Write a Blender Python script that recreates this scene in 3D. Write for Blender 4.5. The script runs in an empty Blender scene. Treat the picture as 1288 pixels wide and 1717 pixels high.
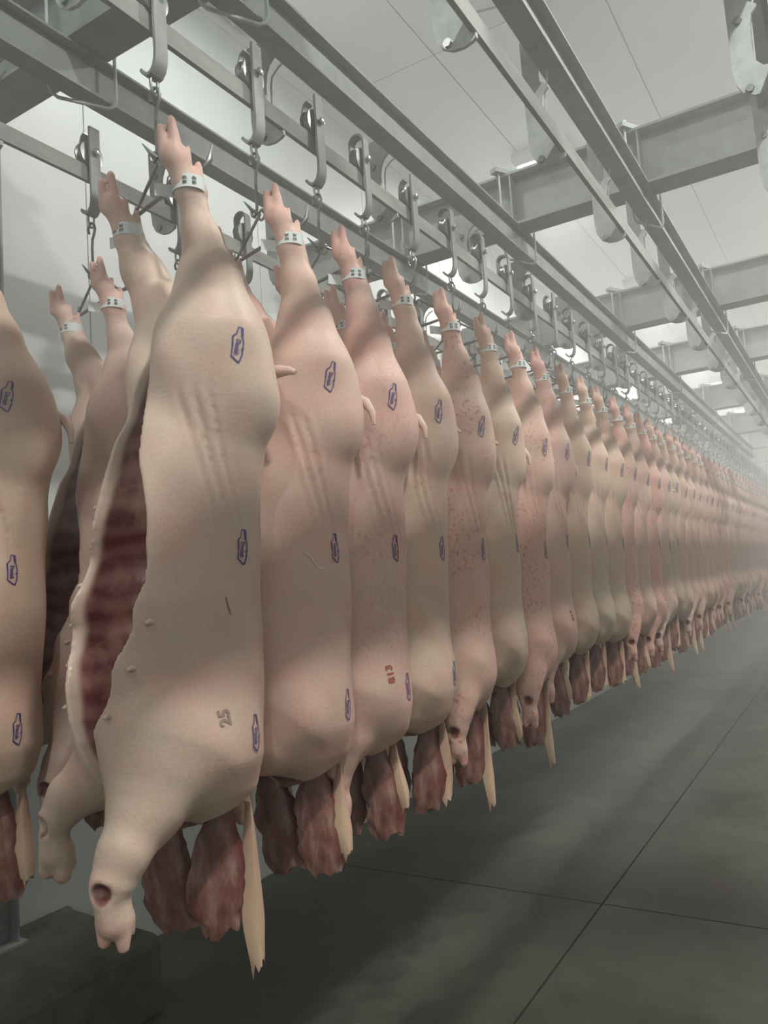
import bpy, bmesh, math, random
import numpy as np
from mathutils import Vector, Matrix, noise
from mathutils.bvhtree import BVHTree

sc = bpy.context.scene
COL = sc.collection
H = 1.4                      # eye height above the floor; heights below are given from the eye

# ------------------------------------------------------------------ camera
cam_d = bpy.data.cameras.new('camera')
cam = bpy.data.objects.new('camera', cam_d); COL.objects.link(cam)
R = Matrix(((0.85064157, 0.10731221, 0.51467758),
            (0.5211722, -0.04326835, -0.85235403),
            (-0.06919874, 0.99328341, -0.092734)))     # columns: right, up, backward
cam.matrix_world = Matrix.Translation((0, 0, H)) @ R.to_4x4()
cam_d.sensor_fit = 'VERTICAL'; cam_d.sensor_height = 36
cam_d.lens = 36 * 1310 / 1717
cam_d.clip_start = 0.02; cam_d.clip_end = 100
sc.camera = cam

# ------------------------------------------------------------------ world, exposure
w = bpy.data.worlds.new('world'); sc.world = w; w.use_nodes = True
w.node_tree.nodes['Background'].inputs[0].default_value = (0.75, 0.82, 0.80, 1)
w.node_tree.nodes['Background'].inputs[1].default_value = 0.05
sc.view_settings.view_transform = 'Standard'; sc.view_settings.look = 'None'
sc.view_settings.gamma = 1; sc.view_settings.use_curve_mapping = False
sc.view_settings.exposure = -0.1
sc.cycles.max_bounces = 5; sc.cycles.diffuse_bounces = 3; sc.cycles.glossy_bounces = 3
sc.cycles.volume_bounces = 1; sc.cycles.adaptive_threshold = 0.035; sc.cycles.transmission_bounces = 2
sc.cycles.use_denoising = True

# ------------------------------------------------------------------ lamps (each belongs to a ceiling fixture built below)
CEIL = 3.19
LAMPS = [(-1.75, y, 3.02, w_) for y, w_ in ((-0.5, 16), (2.6, 19), (5.655, 46), (8.9, 50), (11.7, 50), (14.6, 50), (17.6, 50))] + [(0.80, y, 3.02, 108) for y in (-2.2, 0.7, 3.6, 6.5, 9.4, 12.3, 15.2)]
def lamp(x, y, z, watt):
    d = bpy.data.lights.new('lamp_light', 'AREA'); d.shape = 'RECTANGLE'; d.size = 0.14; d.size_y = 0.2
    d.energy = watt; d.color = (1.0, 1.0, 0.95)
    o = bpy.data.objects.new('lamp_light', d); COL.objects.link(o); o.location = (x, y, z + H - 0.012)
    return o
LAMP_OBS = [lamp(*a) for a in LAMPS]

# ------------------------------------------------------------------ helpers
def tag(o, label=None, cat=None, group=None, kind=None):
    if label: o['label'] = label
    if cat: o['category'] = cat
    if group: o['group'] = group
    if kind: o['kind'] = kind
    return o

class MB:
    def __init__(s): s.v = []; s.f = []
    def add(s, vs, fs):
        b = len(s.v); s.v += [tuple(v) for v in vs]; s.f += [tuple(i + b for i in f) for f in fs]; return s
    def box(s, x0, x1, y0, y1, z0, z1):
        return s.add([(x0,y0,z0),(x1,y0,z0),(x1,y1,z0),(x0,y1,z0),(x0,y0,z1),(x1,y0,z1),(x1,y1,z1),(x0,y1,z1)],
                     [(0,3,2,1),(4,5,6,7),(0,1,5,4),(1,2,6,5),(2,3,7,6),(3,0,4,7)])
    def prism(s, poly, axis, a, b):
        """poly = list of 2D points; extruded along axis ('x','y','z') from a to b"""
        def P(p, t):
            return (t, p[0], p[1]) if axis == 'x' else (p[0], t, p[1]) if axis == 'y' else (p[0], p[1], t)
        n = len(poly)
        vs = [P(p, a) for p in poly] + [P(p, b) for p in poly]
        fs = [tuple(range(n))[::-1], tuple(range(n, 2 * n))] + [(i, (i + 1) % n, n + (i + 1) % n, n + i) for i in range(n)]
        return s.add(vs, fs)
    def tube(s, path, r, seg=8, closed=False, ends=True):
        path = [Vector(p) for p in path]; n = len(path)
        rr = r if isinstance(r, (list, tuple)) else [r] * n
        vs = []; prev = None
        for i, p in enumerate(path):
            if closed: t = path[(i + 1) % n] - path[i - 1]
            else: t = path[min(i + 1, n - 1)] - path[max(i - 1, 0)]
            t.normalize()
            if prev is None:
                a = Vector((0, 0, 1)) if abs(t.z) < .9 else Vector((1, 0, 0))
                u = t.cross(a).normalized()
            else:
                u = (prev - t * prev.dot(t)).normalized()
            prev = u; v = t.cross(u)
            for k in range(seg):
                a = 2 * math.pi * k / seg
                vs.append(p + (u * math.cos(a) + v * math.sin(a)) * rr[i])
        fs = []
        for i in range(n if closed else n - 1):
            j = (i + 1) % n
            for k in range(seg):
                l = (k + 1) % seg
                fs.append((i * seg + k, i * seg + l, j * seg + l, j * seg + k))
        if not closed and ends:
            fs.append(tuple(range(seg))[::-1]); fs.append(tuple((n - 1) * seg + k for k in range(seg)))
        return s.add(vs, fs)
    def strap(s, path, y0, y1, th):
        """flat bar following a path of (x,z) points, width y0..y1"""
        n = len(path); L = []; Rr = []
        for i, p in enumerate(path):
            a = Vector(path[max(i - 1, 0)]); b = Vector(path[min(i + 1, n - 1)])
            t = (b - a).normalized(); nn = Vector((-t.y, t.x)) * th / 2
            L.append((p[0] + nn.x, p[1] + nn.y)); Rr.append((p[0] - nn.x, p[1] - nn.y))
        vs = []
        for (a, b) in zip(L, Rr): vs += [(a[0], y0, a[1]), (a[0], y1, a[1]), (b[0], y1, b[1]), (b[0], y0, b[1])]
        fs = []
        for i in range(n - 1):
            for k in range(4): fs.append((4*i + k, 4*i + (k+1) % 4, 4*i + 4 + (k+1) % 4, 4*i + 4 + k))
        fs += [(0, 1, 2, 3), (4*n-1, 4*n-2, 4*n-3, 4*n-4)]
        return s.add(vs, fs)
    def disc(s, c, axis, prof, seg=20):
        """lathe: prof = [(offset along axis, radius)]"""
        vs = []
        for (o, r) in prof:
            for k in range(seg):
                a = 2 * math.pi * k / seg; ca, sa = r * math.cos(a), r * math.sin(a)
                d = {'x': (o, ca, sa), 'y': (ca, o, sa), 'z': (ca, sa, o)}[axis]
                vs.append((c[0] + d[0], c[1] + d[1], c[2] + d[2]))
        fs = []
        for i in range(len(prof) - 1):
            for k in range(seg):
                l = (k + 1) % seg; fs.append((i*seg + k, i*seg + l, (i+1)*seg + l, (i+1)*seg + k))
        fs += [tuple(range(seg))[::-1], tuple((len(prof)-1)*seg + k for k in range(seg))]
        return s.add(vs, fs)
    def mesh(s, name, mat, smooth=False):
        me = bpy.data.meshes.new(name); me.from_pydata(s.v, [], s.f)
        bm = bmesh.new(); bm.from_mesh(me); bmesh.ops.recalc_face_normals(bm, faces=bm.faces); bm.to_mesh(me); bm.free()
        me.materials.append(mat)
        if smooth:
            me.polygons.foreach_set('use_smooth', [True] * len(me.polygons))
            me.set_sharp_from_angle(angle=math.radians(38))
        return me
    def build(s, name, mat, parent=None, smooth=False, loc=None):
        o = bpy.data.objects.new(name, s.mesh(name, mat, smooth)); COL.objects.link(o)
        if parent: o.parent = parent
        if loc: o.location = loc
        return o

def obj(name, me, parent=None, loc=None, rot=None):
    o = bpy.data.objects.new(name, me); COL.objects.link(o)
    if parent: o.parent = parent
    if loc is not None: o.location = loc
    if rot is not None: o.rotation_euler = rot
    return o
def empty(name, loc, rz=0):
    o = bpy.data.objects.new(name, None); COL.objects.link(o); o.location = loc; o.rotation_euler = (0, 0, rz)
    o.empty_display_size = .05
    return o
def copy_tree(o, parent=None):
    c = o.copy(); COL.objects.link(c)
    if parent: c.parent = parent
    for ch in list(o.children): copy_tree(ch, c)
    return c

# ------------------------------------------------------------------ materials
def newmat(name):
    m = bpy.data.materials.new(name); m.use_nodes = True
    return m, m.node_tree.nodes, m.node_tree.links, m.node_tree.nodes['Principled BSDF']
def ramp(N, L, fac, stops):
    r = N.new('ShaderNodeValToRGB'); L.new(fac, r.inputs[0])
    e = r.color_ramp.elements
    while len(e) < len(stops): e.new(.5)
    for i, (p, c) in enumerate(stops): e[i].position = p; e[i].color = (*c, 1)
    return r.outputs[0]
def noise_n(N, L, co, scale, detail=4, rough=.55):
    n = N.new('ShaderNodeTexNoise'); n.inputs['Scale'].default_value = scale
    n.inputs['Detail'].default_value = detail; n.inputs['Roughness'].default_value = rough
    L.new(co, n.inputs['Vector']); return n.outputs['Fac']
def mix(N, L, fac, a, b, mode='MIX'):
    m = N.new('ShaderNodeMix'); m.data_type = 'RGBA'; m.blend_type = mode
    for i, v in ((0, fac), (6, a), (7, b)):
        if isinstance(v, (int, float)): m.inputs[i].default_value = v
        elif isinstance(v, tuple): m.inputs[i].default_value = (*v, 1)
        else: L.new(v, m.inputs[i])
    return m.outputs[2]
def mth(N, L, op, a, b=None):
    m = N.new('ShaderNodeMath'); m.operation = op
    for i, v in ((0, a), (1, b)):
        if v is None: continue
        if isinstance(v, (int, float)): m.inputs[i].default_value = v
        else: L.new(v, m.inputs[i])
    return m.outputs[0]
def bump(N, L, B, h, strength, dist=.01):
    b = N.new('ShaderNodeBump'); b.inputs['Strength'].default_value = strength; b.inputs['Distance'].default_value = dist
    L.new(h, b.inputs['Height']); L.new(b.outputs[0], B.inputs['Normal'])

def simple(name, c0, c1, scale=8, rough=.5, metal=0., bumps=.0, stretch=None):
    m, N, L, B = newmat(name)
    tc = N.new('ShaderNodeTexCoord'); co = tc.outputs['Object']
    if stretch:
        mp = N.new('ShaderNodeMapping'); mp.inputs['Scale'].default_value = stretch; L.new(co, mp.inputs[0]); co = mp.outputs[0]
    n = noise_n(N, L, co, scale, 6, .6)
    L.new(ramp(N, L, n, [(.3, c0), (.7, c1)]), B.inputs['Base Color'])
    B.inputs['Roughness'].default_value = rough; B.inputs['Metallic'].default_value = metal
    if bumps: bump(N, L, B, n, bumps, .004)
    return m
M = {}
M['galv'] = simple('galvanised_steel', (.22, .235, .225), (.33, .35, .335), 14, .62, .25, .15)
M['beam'] = simple('beam_steel', (.21, .225, .215), (.30, .32, .31), 9, .7, .2, .1)
M['rail'] = simple('rail_steel', (.22, .225, .205), (.33, .34, .315), 22, .7, .15, .2, (1, .3, 1))
M['plate'] = simple('hanger_steel', (.33, .355, .345), (.47, .50, .49), 26, .62, .25, .15)
M['wheel'] = simple('wheel_steel', (.16, .165, .16), (.34, .345, .34), 18, .32, .8)
M['chrome'] = simple('bright_steel', (.38, .39, .38), (.55, .56, .55), 20, .25, .9)
M['wall'] = simple('wall_panel_white', (.61, .64, .63), (.66, .69, .68), 3, .45, 0, .03)
M['ceil'] = simple('ceiling_panel_white', (.57, .59, .57), (.63, .65, .63), 2.5, .5, 0, .03)
M['kerb'] = simple('kerb_concrete', (.042, .046, .031), (.095, .10, .07), 7, .7, 0, .3)
M['foam'] = simple('ceiling_foam', (.5, .44, .35), (.62, .58, .5), 20, .9, 0, .5)
M['paper'] = simple('tag_paper', (.62, .66, .66), (.72, .76, .75), 10, .6)
M['ink'] = simple('purple_ink', (.045, .03, .14), (.11, .075, .28), 60, .6)
M['pale'] = simple('pale_scar', (.62, .56, .5), (.7, .64, .58), 30, .6)
M['print'] = simple('black_print', (.03, .03, .03), (.08, .08, .08), 60, .7)
M['faint'] = simple('faint_ink', (.24, .17, .15), (.36, .27, .23), 60, .7)
M['redink'] = simple('red_ink', (.32, .06, .05), (.45, .14, .1), 60, .7)

# floor: dark green sealed concrete with damp patches
m, N, L, B = newmat('floor_concrete'); M['floor'] = m
tc = N.new('ShaderNodeNewGeometry'); co = tc.outputs['Position']
n1 = noise_n(N, L, co, .9, 5, .6); n2 = noise_n(N, L, co, 9, 6, .7)
base = ramp(N, L, n1, [(.35, (.026, .029, .019)), (.62, (.055, .061, .044))])
spk = ramp(N, L, n2, [(.3, (.75, .75, .72)), (.75, (1.15, 1.15, 1.1))])
base = mix(N, L, 1.0, base, spk, 'MULTIPLY')
n3 = noise_n(N, L, co, 2.2, 3, .5)
base = mix(N, L, ramp(N, L, n3, [(.64, (0, 0, 0)), (.72, (.45, .45, .45))]), base, (.05, .028, .02))
L.new(base, B.inputs['Base Color'])
L.new(ramp(N, L, n1, [(.4, (.34, .34, .34)), (.6, (.6, .6, .6))]), B.inputs['Roughness'])
bump(N, L, B, n2, .12, .004)

# pork skin
def skin_mat(name, hue_=(1, 1, 1), speck=0.):
    m, N, L, B = newmat(name)
    tc = N.new('ShaderNodeTexCoord'); co0 = tc.outputs['Object']
    oi = N.new('ShaderNodeObjectInfo'); rnd = oi.outputs['Random']
    off = N.new('ShaderNodeVectorMath'); off.operation = 'ADD'; L.new(co0, off.inputs[0])
    sc_ = N.new('ShaderNodeVectorMath'); sc_.operation = 'SCALE'; sc_.inputs[0].default_value = (17, 9, 5); L.new(rnd, sc_.inputs['Scale'])
    L.new(sc_.outputs[0], off.inputs[1]); co = off.outputs[0]
    big = noise_n(N, L, co, 3.2, 3, .5); mid = noise_n(N, L, co, 11, 5, .6); fine = noise_n(N, L, co, 170, 3, .7)
    c = ramp(N, L, big, [(.32, (.66, .44, .385)), (.5, (.64, .475, .415)), (.68, (.60, .49, .42))])
    c = mix(N, L, .45, c, ramp(N, L, mid, [(.35, (.70, .42, .37)), (.5, (.63, .48, .42)), (.68, (.56, .49, .42))]))
    # object to object hue
    hue = ramp(N, L, rnd, [(0, (.98, .98, .96)), (.3, (1.04, .95, .92)), (.55, (.97, 1.0, .92)), (.8, (1.05, .97, .96)), (1, (.95, .95, .92))])
    c = mix(N, L, 1.0, c, hue, 'MULTIPLY'); c = mix(N, L, 1.0, c, hue_, 'MULTIPLY')
    if speck:
        sn = noise_n(N, L, co, 75, 2, .5); sp2 = noise_n(N, L, co, 4, 2, .5)
        f_ = mth(N, L, 'MULTIPLY', ramp(N, L, sn, [(.56, (0, 0, 0)), (.66, (1, 1, 1))]), ramp(N, L, sp2, [(.42, (0, 0, 0)), (.58, (speck,) * 3)]))
        c = mix(N, L, f_, c, (.45, .13, .11))
    at = N.new('ShaderNodeAttribute'); at.attribute_name = 'tint'
    sp = N.new('ShaderNodeSeparateColor'); L.new(at.outputs['Color'], sp.inputs[0])
    c = mix(N, L, mth(N, L, 'MULTIPLY', sp.outputs[1], .75), c, (.68, .33, .29))      # pink
    c = mix(N, L, sp.outputs[2], c, (.60, .46, .37))                                    # fat
    c = mix(N, L, sp.outputs[0], c, (.17, .055, .05))                                   # raw cut
    c = mix(N, L, 1.0, c, ramp(N, L, fine, [(.3, (.93, .93, .93)), (.7, (1.05, 1.05, 1.05))]), 'MULTIPLY')
    L.new(c, B.inputs['Base Color'])
    B.inputs['Roughness'].default_value = .48; B.inputs['Specular IOR Level'].default_value = .35
    wv = N.new('ShaderNodeTexWave'); wv.inputs['Scale'].default_value = 26; wv.inputs['Distortion'].default_value = 7
    wv.inputs['Detail'].default_value = 3; wv.bands_direction = 'Z'; L.new(co, wv.inputs['Vector'])
    h = mth(N, L, 'ADD', mth(N, L, 'MULTIPLY', fine, .5), mth(N, L, 'MULTIPLY', wv.outputs['Fac'], .10))
    h = mth(N, L, 'ADD', h, mth(N, L, 'MULTIPLY', mid, 1.2))
    bump(N, L, B, h, .22, .003)
    return m
M['skin'] = skin_mat('pork_skin')
M['skin_a'] = skin_mat('pork_skin_pale', (1.0, .965, .955))
M['skin_b'] = skin_mat('pork_skin_tan', (1.0, .965, .915))
M['skin_c'] = skin_mat('pork_skin_pink', (1.03, .93, .90), .3)
M['skin_d'] = skin_mat('pork_skin_sallow', (.97, 1.0, .90))
M['skin_e'] = skin_mat('pork_skin_speckled', (1.03, .94, .9), .7)
# cavity lining: ribs and membrane
m, N, L, B = newmat('cavity_lining'); M['cavity'] = m
tc = N.new('ShaderNodeTexCoord'); co = tc.outputs['Object']
wv = N.new('ShaderNodeTexWave'); wv.bands_direction = 'Z'; wv.inputs['Scale'].default_value = 5.5; wv.inputs['Distortion'].default_value = 5.5
wv.inputs['Detail'].default_value = 2; L.new(co, wv.inputs['Vector'])
nn = noise_n(N, L, co, 7, 5, .6)
c = ramp(N, L, wv.outputs['Fac'], [(.15, (.15, .035, .035)), (.9, (.24, .095, .09))])
c = mix(N, L, ramp(N, L, nn, [(.52, (0, 0, 0)), (.68, (.8, .8, .8))]), c, (.42, .24, .19))
at = N.new('ShaderNodeAttribute'); at.attribute_name = 'tint'
sp = N.new('ShaderNodeSeparateColor'); L.new(at.outputs['Color'], sp.inputs[0])
c = mix(N, L, sp.outputs[2], c, (.60, .46, .37))
L.new(c, B.inputs['Base Color']); B.inputs['Roughness'].default_value = .3
bump(N, L, B, nn, .5, .01)
# raw meat flaps
m, N, L, B = newmat('raw_meat'); M['meat'] = m
tc = N.new('ShaderNodeTexCoord'); co = tc.outputs['Object']
mp = N.new('ShaderNodeMapping'); mp.inputs['Scale'].default_value = (1, 1, .35); L.new(co, mp.inputs[0])
nn = noise_n(N, L, mp.outputs[0], 26, 5, .6); n2 = noise_n(N, L, co, 9, 4, .5)
c = ramp(N, L, nn, [(.3, (.12, .038, .032)), (.5, (.22, .10, .08)), (.68, (.38, .25, .205))])
c = mix(N, L, ramp(N, L, n2, [(.5, (0, 0, 0)), (.62, (.7, .7, .7))]), c, (.16, .03, .028))
L.new(c, B.inputs['Base Color']); B.inputs['Roughness'].default_value = .35
bump(N, L, B, nn, .6, .01)
M['strip'] = simple('fatty_skin_strip', (.60, .46, .30), (.58, .33, .26), 9, .4, 0, .3, (1, 1, .5))

def emis(name, col, s):
    m, N, L, B = newmat(name); B.inputs['Emission Color'].default_value = (*col, 1); B.inputs['Emission Strength'].default_value = s
    B.inputs['Base Color'].default_value = (.8, .8, .8, 1); return m
M['diffuser'] = emis('lamp_diffuser', (.93, 1, .97), 9)

# ------------------------------------------------------------------ the room
WX = -2.69; RX = 5.4; Y0 = -3.6; Y1 = 23.5
def struct(o): o['kind'] = 'structure'; return o
fl = struct(MB().box(WX - .2, RX + .2, Y0 - .2, Y1 + .2, -.2, -.012).build('floor', M['floor']))
jx = [WX, -1.09, 2.3, RX]; jy = [Y0, 3.36, 8.6, 13.8, 19.0, Y1]; g = .004
for i in range(3):
    for j in range(5):
        MB().box(jx[i] + g, jx[i+1] - g, jy[j] + g, jy[j+1] - g, -.012, 0).build('slab', M['floor'], fl)
wl = struct(MB().box(WX - .2, WX - .012, Y0, Y1, -.2, H + CEIL + .3).build('wall_left', M['wall']))
y = Y0
while y < Y1:
    MB().box(WX - .012, WX, y + .003, min(y + 1.15, Y1) - .003, 0, H + CEIL).build('panel', M['wall'], wl); y += 1.15
wr = struct(MB().box(RX, RX + .2, Y0, Y1, -.2, H + CEIL + .3).build('wall_right', M['wall']))
wb = struct(MB().box(WX - .2, RX + .2, Y0 - .2, Y0, -.2, H + CEIL + .3).build('wall_back', M['wall']))
wf = struct(MB().box(WX - .2, RX + .2, Y1, Y1 + .2, -.2, H + CEIL + .3).build('wall_front', M['wall']))
ce = struct(MB().box(WX - .2, RX + .2, Y0 - .2, Y1 + .2, H + CEIL + .012, H + CEIL + .25).build('ceiling', M['ceil']))
xs = [WX, -1.895, -.893, .11, 1.11, 2.11, 3.11, 4.11, RX]; ys = [Y0, 4.1, 12.0, Y1]
for i in range(len(xs) - 1):
    for j in range(3):
        MB().box(xs[i] + .004, xs[i+1] - .004, ys[j] + .003, ys[j+1] - .003, H + CEIL, H + CEIL + .012).build('panel', M['ceil'], ce)
# corner trim and a ragged bead of foam along it
struct(MB().prism([(WX, H+CEIL-.09), (WX+.014, H+CEIL-.09), (WX+.014, H+CEIL-.014), (WX+.09, H+CEIL-.014), (WX+.09, H+CEIL), (WX, H+CEIL)], 'y', Y0, Y1).build('trim_1', M['wall']))
rnd = random.Random(4); b = MB(); n = 46; pts = []; rr = []
for i in range(n):
    pts.append((WX + .055 + rnd.uniform(-.012, .012), 1.7 + i * .035, H + CEIL - .03 + rnd.uniform(-.01, .01))); rr.append(rnd.uniform(.012, .032))
b.tube(pts, rr, 7); fo = struct(b.build('trim_2', M['foam'], smooth=True))
# drooping roots of dirt threads under the ceiling
b = MB(); b.tube([(-1.62, 3.9, H+CEIL), (-1.60, 3.82, H+CEIL-.03), (-1.52, 3.86, H+CEIL-.05), (-1.35, 3.95, H+CEIL-.02), (-1.15, 4.0, H+CEIL-.005)], [.004, .006, .007, .006, .004], 6)
b.tube([(-1.25, 3.98, H+CEIL-.01), (-1.27, 3.85, H+CEIL-.05), (-1.34, 3.7, H+CEIL-.06)], .003, 6)
tag(b.build('cable', M['beam']), 'thin loose grey cable straggling across the white ceiling panels', 'cable')

# kerb along the left wall
kb = MB(); kz = H - 1.14
prof = [(WX, 0), (-2.2, 0), (-2.2, kz - .03), (-2.21, kz - .008), (-2.235, kz), (-2.5, kz + .006), (-2.66, kz + .012), (WX, kz + .03)]
kb.prism(prof, 'y', Y0, 1.965)
ko = struct(kb.build('baseboard_kerb', M['kerb']))
bv = ko.modifiers.new('bevel', 'BEVEL'); bv.width = .03; bv.segments = 3; bv.limit_method = 'ANGLE'; bv.angle_limit = math.radians(50)
# steel post against the wall
pb = MB(); cx, cy = -2.638, 1.635; z0, z1 = kz + .01, H + CEIL - .1
pb.box(cx - .05, cx + .05, cy - .055, cy - .047, z0, z1).box(cx - .05, cx + .05, cy + .047, cy + .055, z0, z1).box(cx - .004, cx + .004, cy - .047, cy + .047, z0, z1)
pb.box(cx - .05, cx + .07, cy - .075, cy + .075, z0 - .006, z0 + .008)
tag(pb.build('steel_post', M['galv']), 'galvanised steel post standing on the concrete kerb by the white wall', 'post')

# ------------------------------------------------------------------ ceiling lights
for i, ((x, y, z, wt), lo) in enumerate(zip(LAMPS, LAMP_OBS)):
    t = empty('ceiling_light', (x, y, H + CEIL))
    MB().prism([(-.2, 0), (-.2, -.06), (-.17, -.11), (.17, -.11), (.2, -.06), (.2, 0)], 'y', -.2, .2).build('housing', M['wall'], t)
    MB().prism([(-.165, -.11), (-.15, -.13), (.15, -.13), (.165, -.11)], 'y', -.17, .17).build('diffuser', M['diffuser'], t)
    lo.location.z = H + CEIL - .15
    rowi = i if i < 7 else i - 7
    tag(t, 'square white ceiling light ' + ('over the carcass rows, ' if i < 7 else 'over the open floor, ') + ['first', 'second', 'third', 'fourth', 'fifth', 'sixth', 'seventh'][rowi] + ' from the near end', 'ceiling light')

# ------------------------------------------------------------------ overhead steel
RAILS = {'wall': -1.96, 'front': -1.30, 'aisle': -.633, 'outer': -.055}
RZ = {'wall': 1.36, 'front': 1.36, 'aisle': 1.28, 'outer': 1.28}
def ibeam(mb, axis, c, z0, z1, w, a, b, tf=.008, tw=.006):
    """I-section along axis at lateral centre c"""
    p = [(c-w/2, z0), (c+w/2, z0), (c+w/2, z0+tf), (c+tw/2, z0+tf), (c+tw/2, z1-tf), (c+w/2, z1-tf), (c+w/2, z1), (c-w/2, z1), (c-w/2, z1-tf), (c-tw/2, z1-tf), (c-tw/2, z0+tf), (c-w/2, z0+tf)]
    return mb.prism(p, axis, a, b)
BEAMC = {'wall': -1.878, 'front': -1.267, 'aisle': -.657, 'outer': -.105}
K = .9226; ZB0, ZT0 = H + 1.68 * K, H + 1.826 * K
BEAMEND = {'wall': 13.2, 'front': 13.2, 'aisle': 18.5, 'outer': 18.5}
names = {'wall': 'above the rail beside the white wall', 'front': 'above the rail of the front carcass row', 'aisle': 'above the empty rail over the aisle', 'outer': 'above the empty rail at the upper corner of the view'}
for k, c in BEAMC.items():
    mb = MB(); ibeam(mb, 'y', c, ZB0, ZT0, .068, Y0, BEAMEND[k])
    tag(mb.build('steel_beam', M['beam']), 'long galvanised steel beam running ' + names[k], 'beam')
XB = [y * .9226 for y in (1.63, 3.864, 6.06, 7.87, 10.1, 12.35, 14.3, 16.4)]
words = ['first', 'second', 'third', 'fourth', 'fifth', 'sixth', 'seventh', 'eighth']
def arcpts(c, r, a0, a1, n):
    return [(c[0] + r * math.cos(math.radians(a0 + (a1-a0)*i/n)), c[1] + r * math.sin(math.radians(a0 + (a1-a0)*i/n))) for i in range(n + 1)]
zt, zb = H + 2.121 * K, H + 1.83 * K
for i, yc in enumerate(XB):
    t = empty('cross_beam', (0, yc, zb))
    mb = MB(); ibeam(mb, 'x', 0, 0, zt - zb, .146, WX + .02, 3.2, .012, .008)
    for v in range(len(mb.v)): pass
    mb.build('girder', M['beam'], t)
    for k, c in BEAMC.items():
        if BEAMEND[k] < yc: continue
        # stiffener plate in the web above each long beam
        MB().box(c - .004, c + .004, -.069, -.004, .012, zt - zb - .012).build('stiffener', M['beam'], t)
        # clamp rod looping diagonally under the long beam
        dx, dy = .047, .085; lo = -.161; hi = .312
        pts = [(c-dx, -dy, hi), (c-dx, -dy, lo + .03), (c-dx*.93, -dy*.93, lo + .012), (c-dx*.75, -dy*.75, lo)] + [(c+dx*.75, dy*.75, lo), (c+dx*.93, dy*.93, lo + .012), (c+dx, dy, lo + .03), (c+dx, dy, hi)]
        MB().tube(pts, .0055, 8).build('clamp_rod', M['plate'], t, smooth=True)
        pl = MB()
        ux, uy = dx / math.hypot(dx, dy), dy / math.hypot(dx, dy); L_ = .13; W_ = .022
        q = [(c + sx*ux*L_ - sy*uy*W_, sx*uy*L_ + sy*ux*W_) for sx, sy in ((-1,-1),(1,-1),(1,1),(-1,1))]
        pl.prism(q, 'z', .2695, .292); cp = pl.build('clamp_plate', M['beam'], t)
        nb = MB()
        for s_ in (-1, 1): nb.disc((c + s_*dx, s_*dy, .300), 'z', [(-.008, .011), (.008, .011)], 6)
        nb.build('nut', M['plate'], cp)
    tag(t, 'heavy galvanised cross beam spanning under the ceiling, ' + words[i] + ' from the near end', 'beam')

def plate_mesh(right, k=1.0):
    p = [(-.112, .27), (-.110, .04), (-.104, -.005), (-.088, -.035), (-.06, -.052), (-.03, -.056), (-.004, -.050), (.006, -.044), (.006, -.03),
         (-.007, -.028), (-.007, .022), (-.03, .026), (-.046, .045), (-.053, .08), (-.053, .135), (-.048, .165), (-.036, .190), (-.016, .206), (right, .213), (right, .27)]
    if right < 0:
        p = p[:15] + [(-.052, .165), (-.046, .188), (-.030, .205), (-.030, .212), (-.058, .235), (-.060, .39)]; p[0] = (-.112, .39)
    return MB().prism([(a * k, b_ * k) for a, b_ in p], 'y', -.005, .005).mesh('hanger_plate', M['plate'])
PM = {'front': plate_mesh(.001), 'wall': plate_mesh(.05), 'aisle': plate_mesh(-.01, .94), 'outer': plate_mesh(-.01, .94)}
bolt_me = MB().disc((0, 0, 0), 'y', [(-.012, .007), (-.012, .011), (-.006, .011), (-.006, .013), (.006, .013), (.006, .011), (.012, .011)], 6).mesh('bolt', M['wheel'])
guard_me2 = MB().tube([(-.02, 0, .271), (-.022, 0, .235), (-.034, 0, .20), (-.036, 0, .035)], .003, 6).mesh('guard_rod', M['plate'], True)
guard_me = MB().tube([(.014, 0, .192), (-.006, 0, .185), (-.03, 0, .165), (-.036, 0, .14), (-.036, 0, .035)], .003, 6).mesh('guard_rod', M['plate'], True)
PY = {'wall': [1.94 - .66 * 3 + .66 * i for i in range(20)], 'front': [.39, 1.06, 1.733, 2.384, 3.124] + [3.124 + .66 * i for i in range(1, 17)],
      'aisle': [.34, .97, 1.60, 2.235, 2.93, 3.52] + [3.52 + .64 * i for i in range(1, 22)], 'outer': [.38, 1.0, 1.62, 2.25, 2.93, 3.52] + [3.52 + .64 * i for i in range(1, 22)]}
for k, x in RAILS.items():
    t = empty('overhead_rail', (x, Y0, H + RZ[k]))
    MB().box(-.007, .007, 0, BEAMEND[k] + 4.5 - Y0 if k in ('wall', 'front') else BEAMEND[k] - Y0, -.027, .025).build('rail_bar', M['rail'], t)
    bot = BEAMC[k] - x + .075
    for i, py in enumerate(PY[k]):
        if py > BEAMEND[k] - .1: continue
        p = obj('hanger_plate', PM[k], t, (0, py - Y0, .0))
        if i < 10:
            obj('bolt', bolt_me, p, (-.078, 0, .17)); obj('bolt', bolt_me, p, (-.066, 0, -.028))
        obj('guard_rod', guard_me if RZ[k] > 1.35 else guard_me2, t, (-.012, py - Y0 + .02, 0))
    tag(t, {'wall': 'flat steel hanging rail nearest the white wall', 'front': 'flat steel hanging rail carrying the front row of carcasses',
            'aisle': 'empty flat steel rail over the open aisle', 'outer': 'empty flat steel rail at the upper corner of the view'}[k], 'rail')
# end wall rail supports far away
t = MB(); t.box(-.9, 4.2, 16.55, 16.62, H + 1.30, H + 1.42)
tag(t.build('end_rail', M['beam']), 'cross rail at the far end of the rows in the haze', 'rail')

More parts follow.
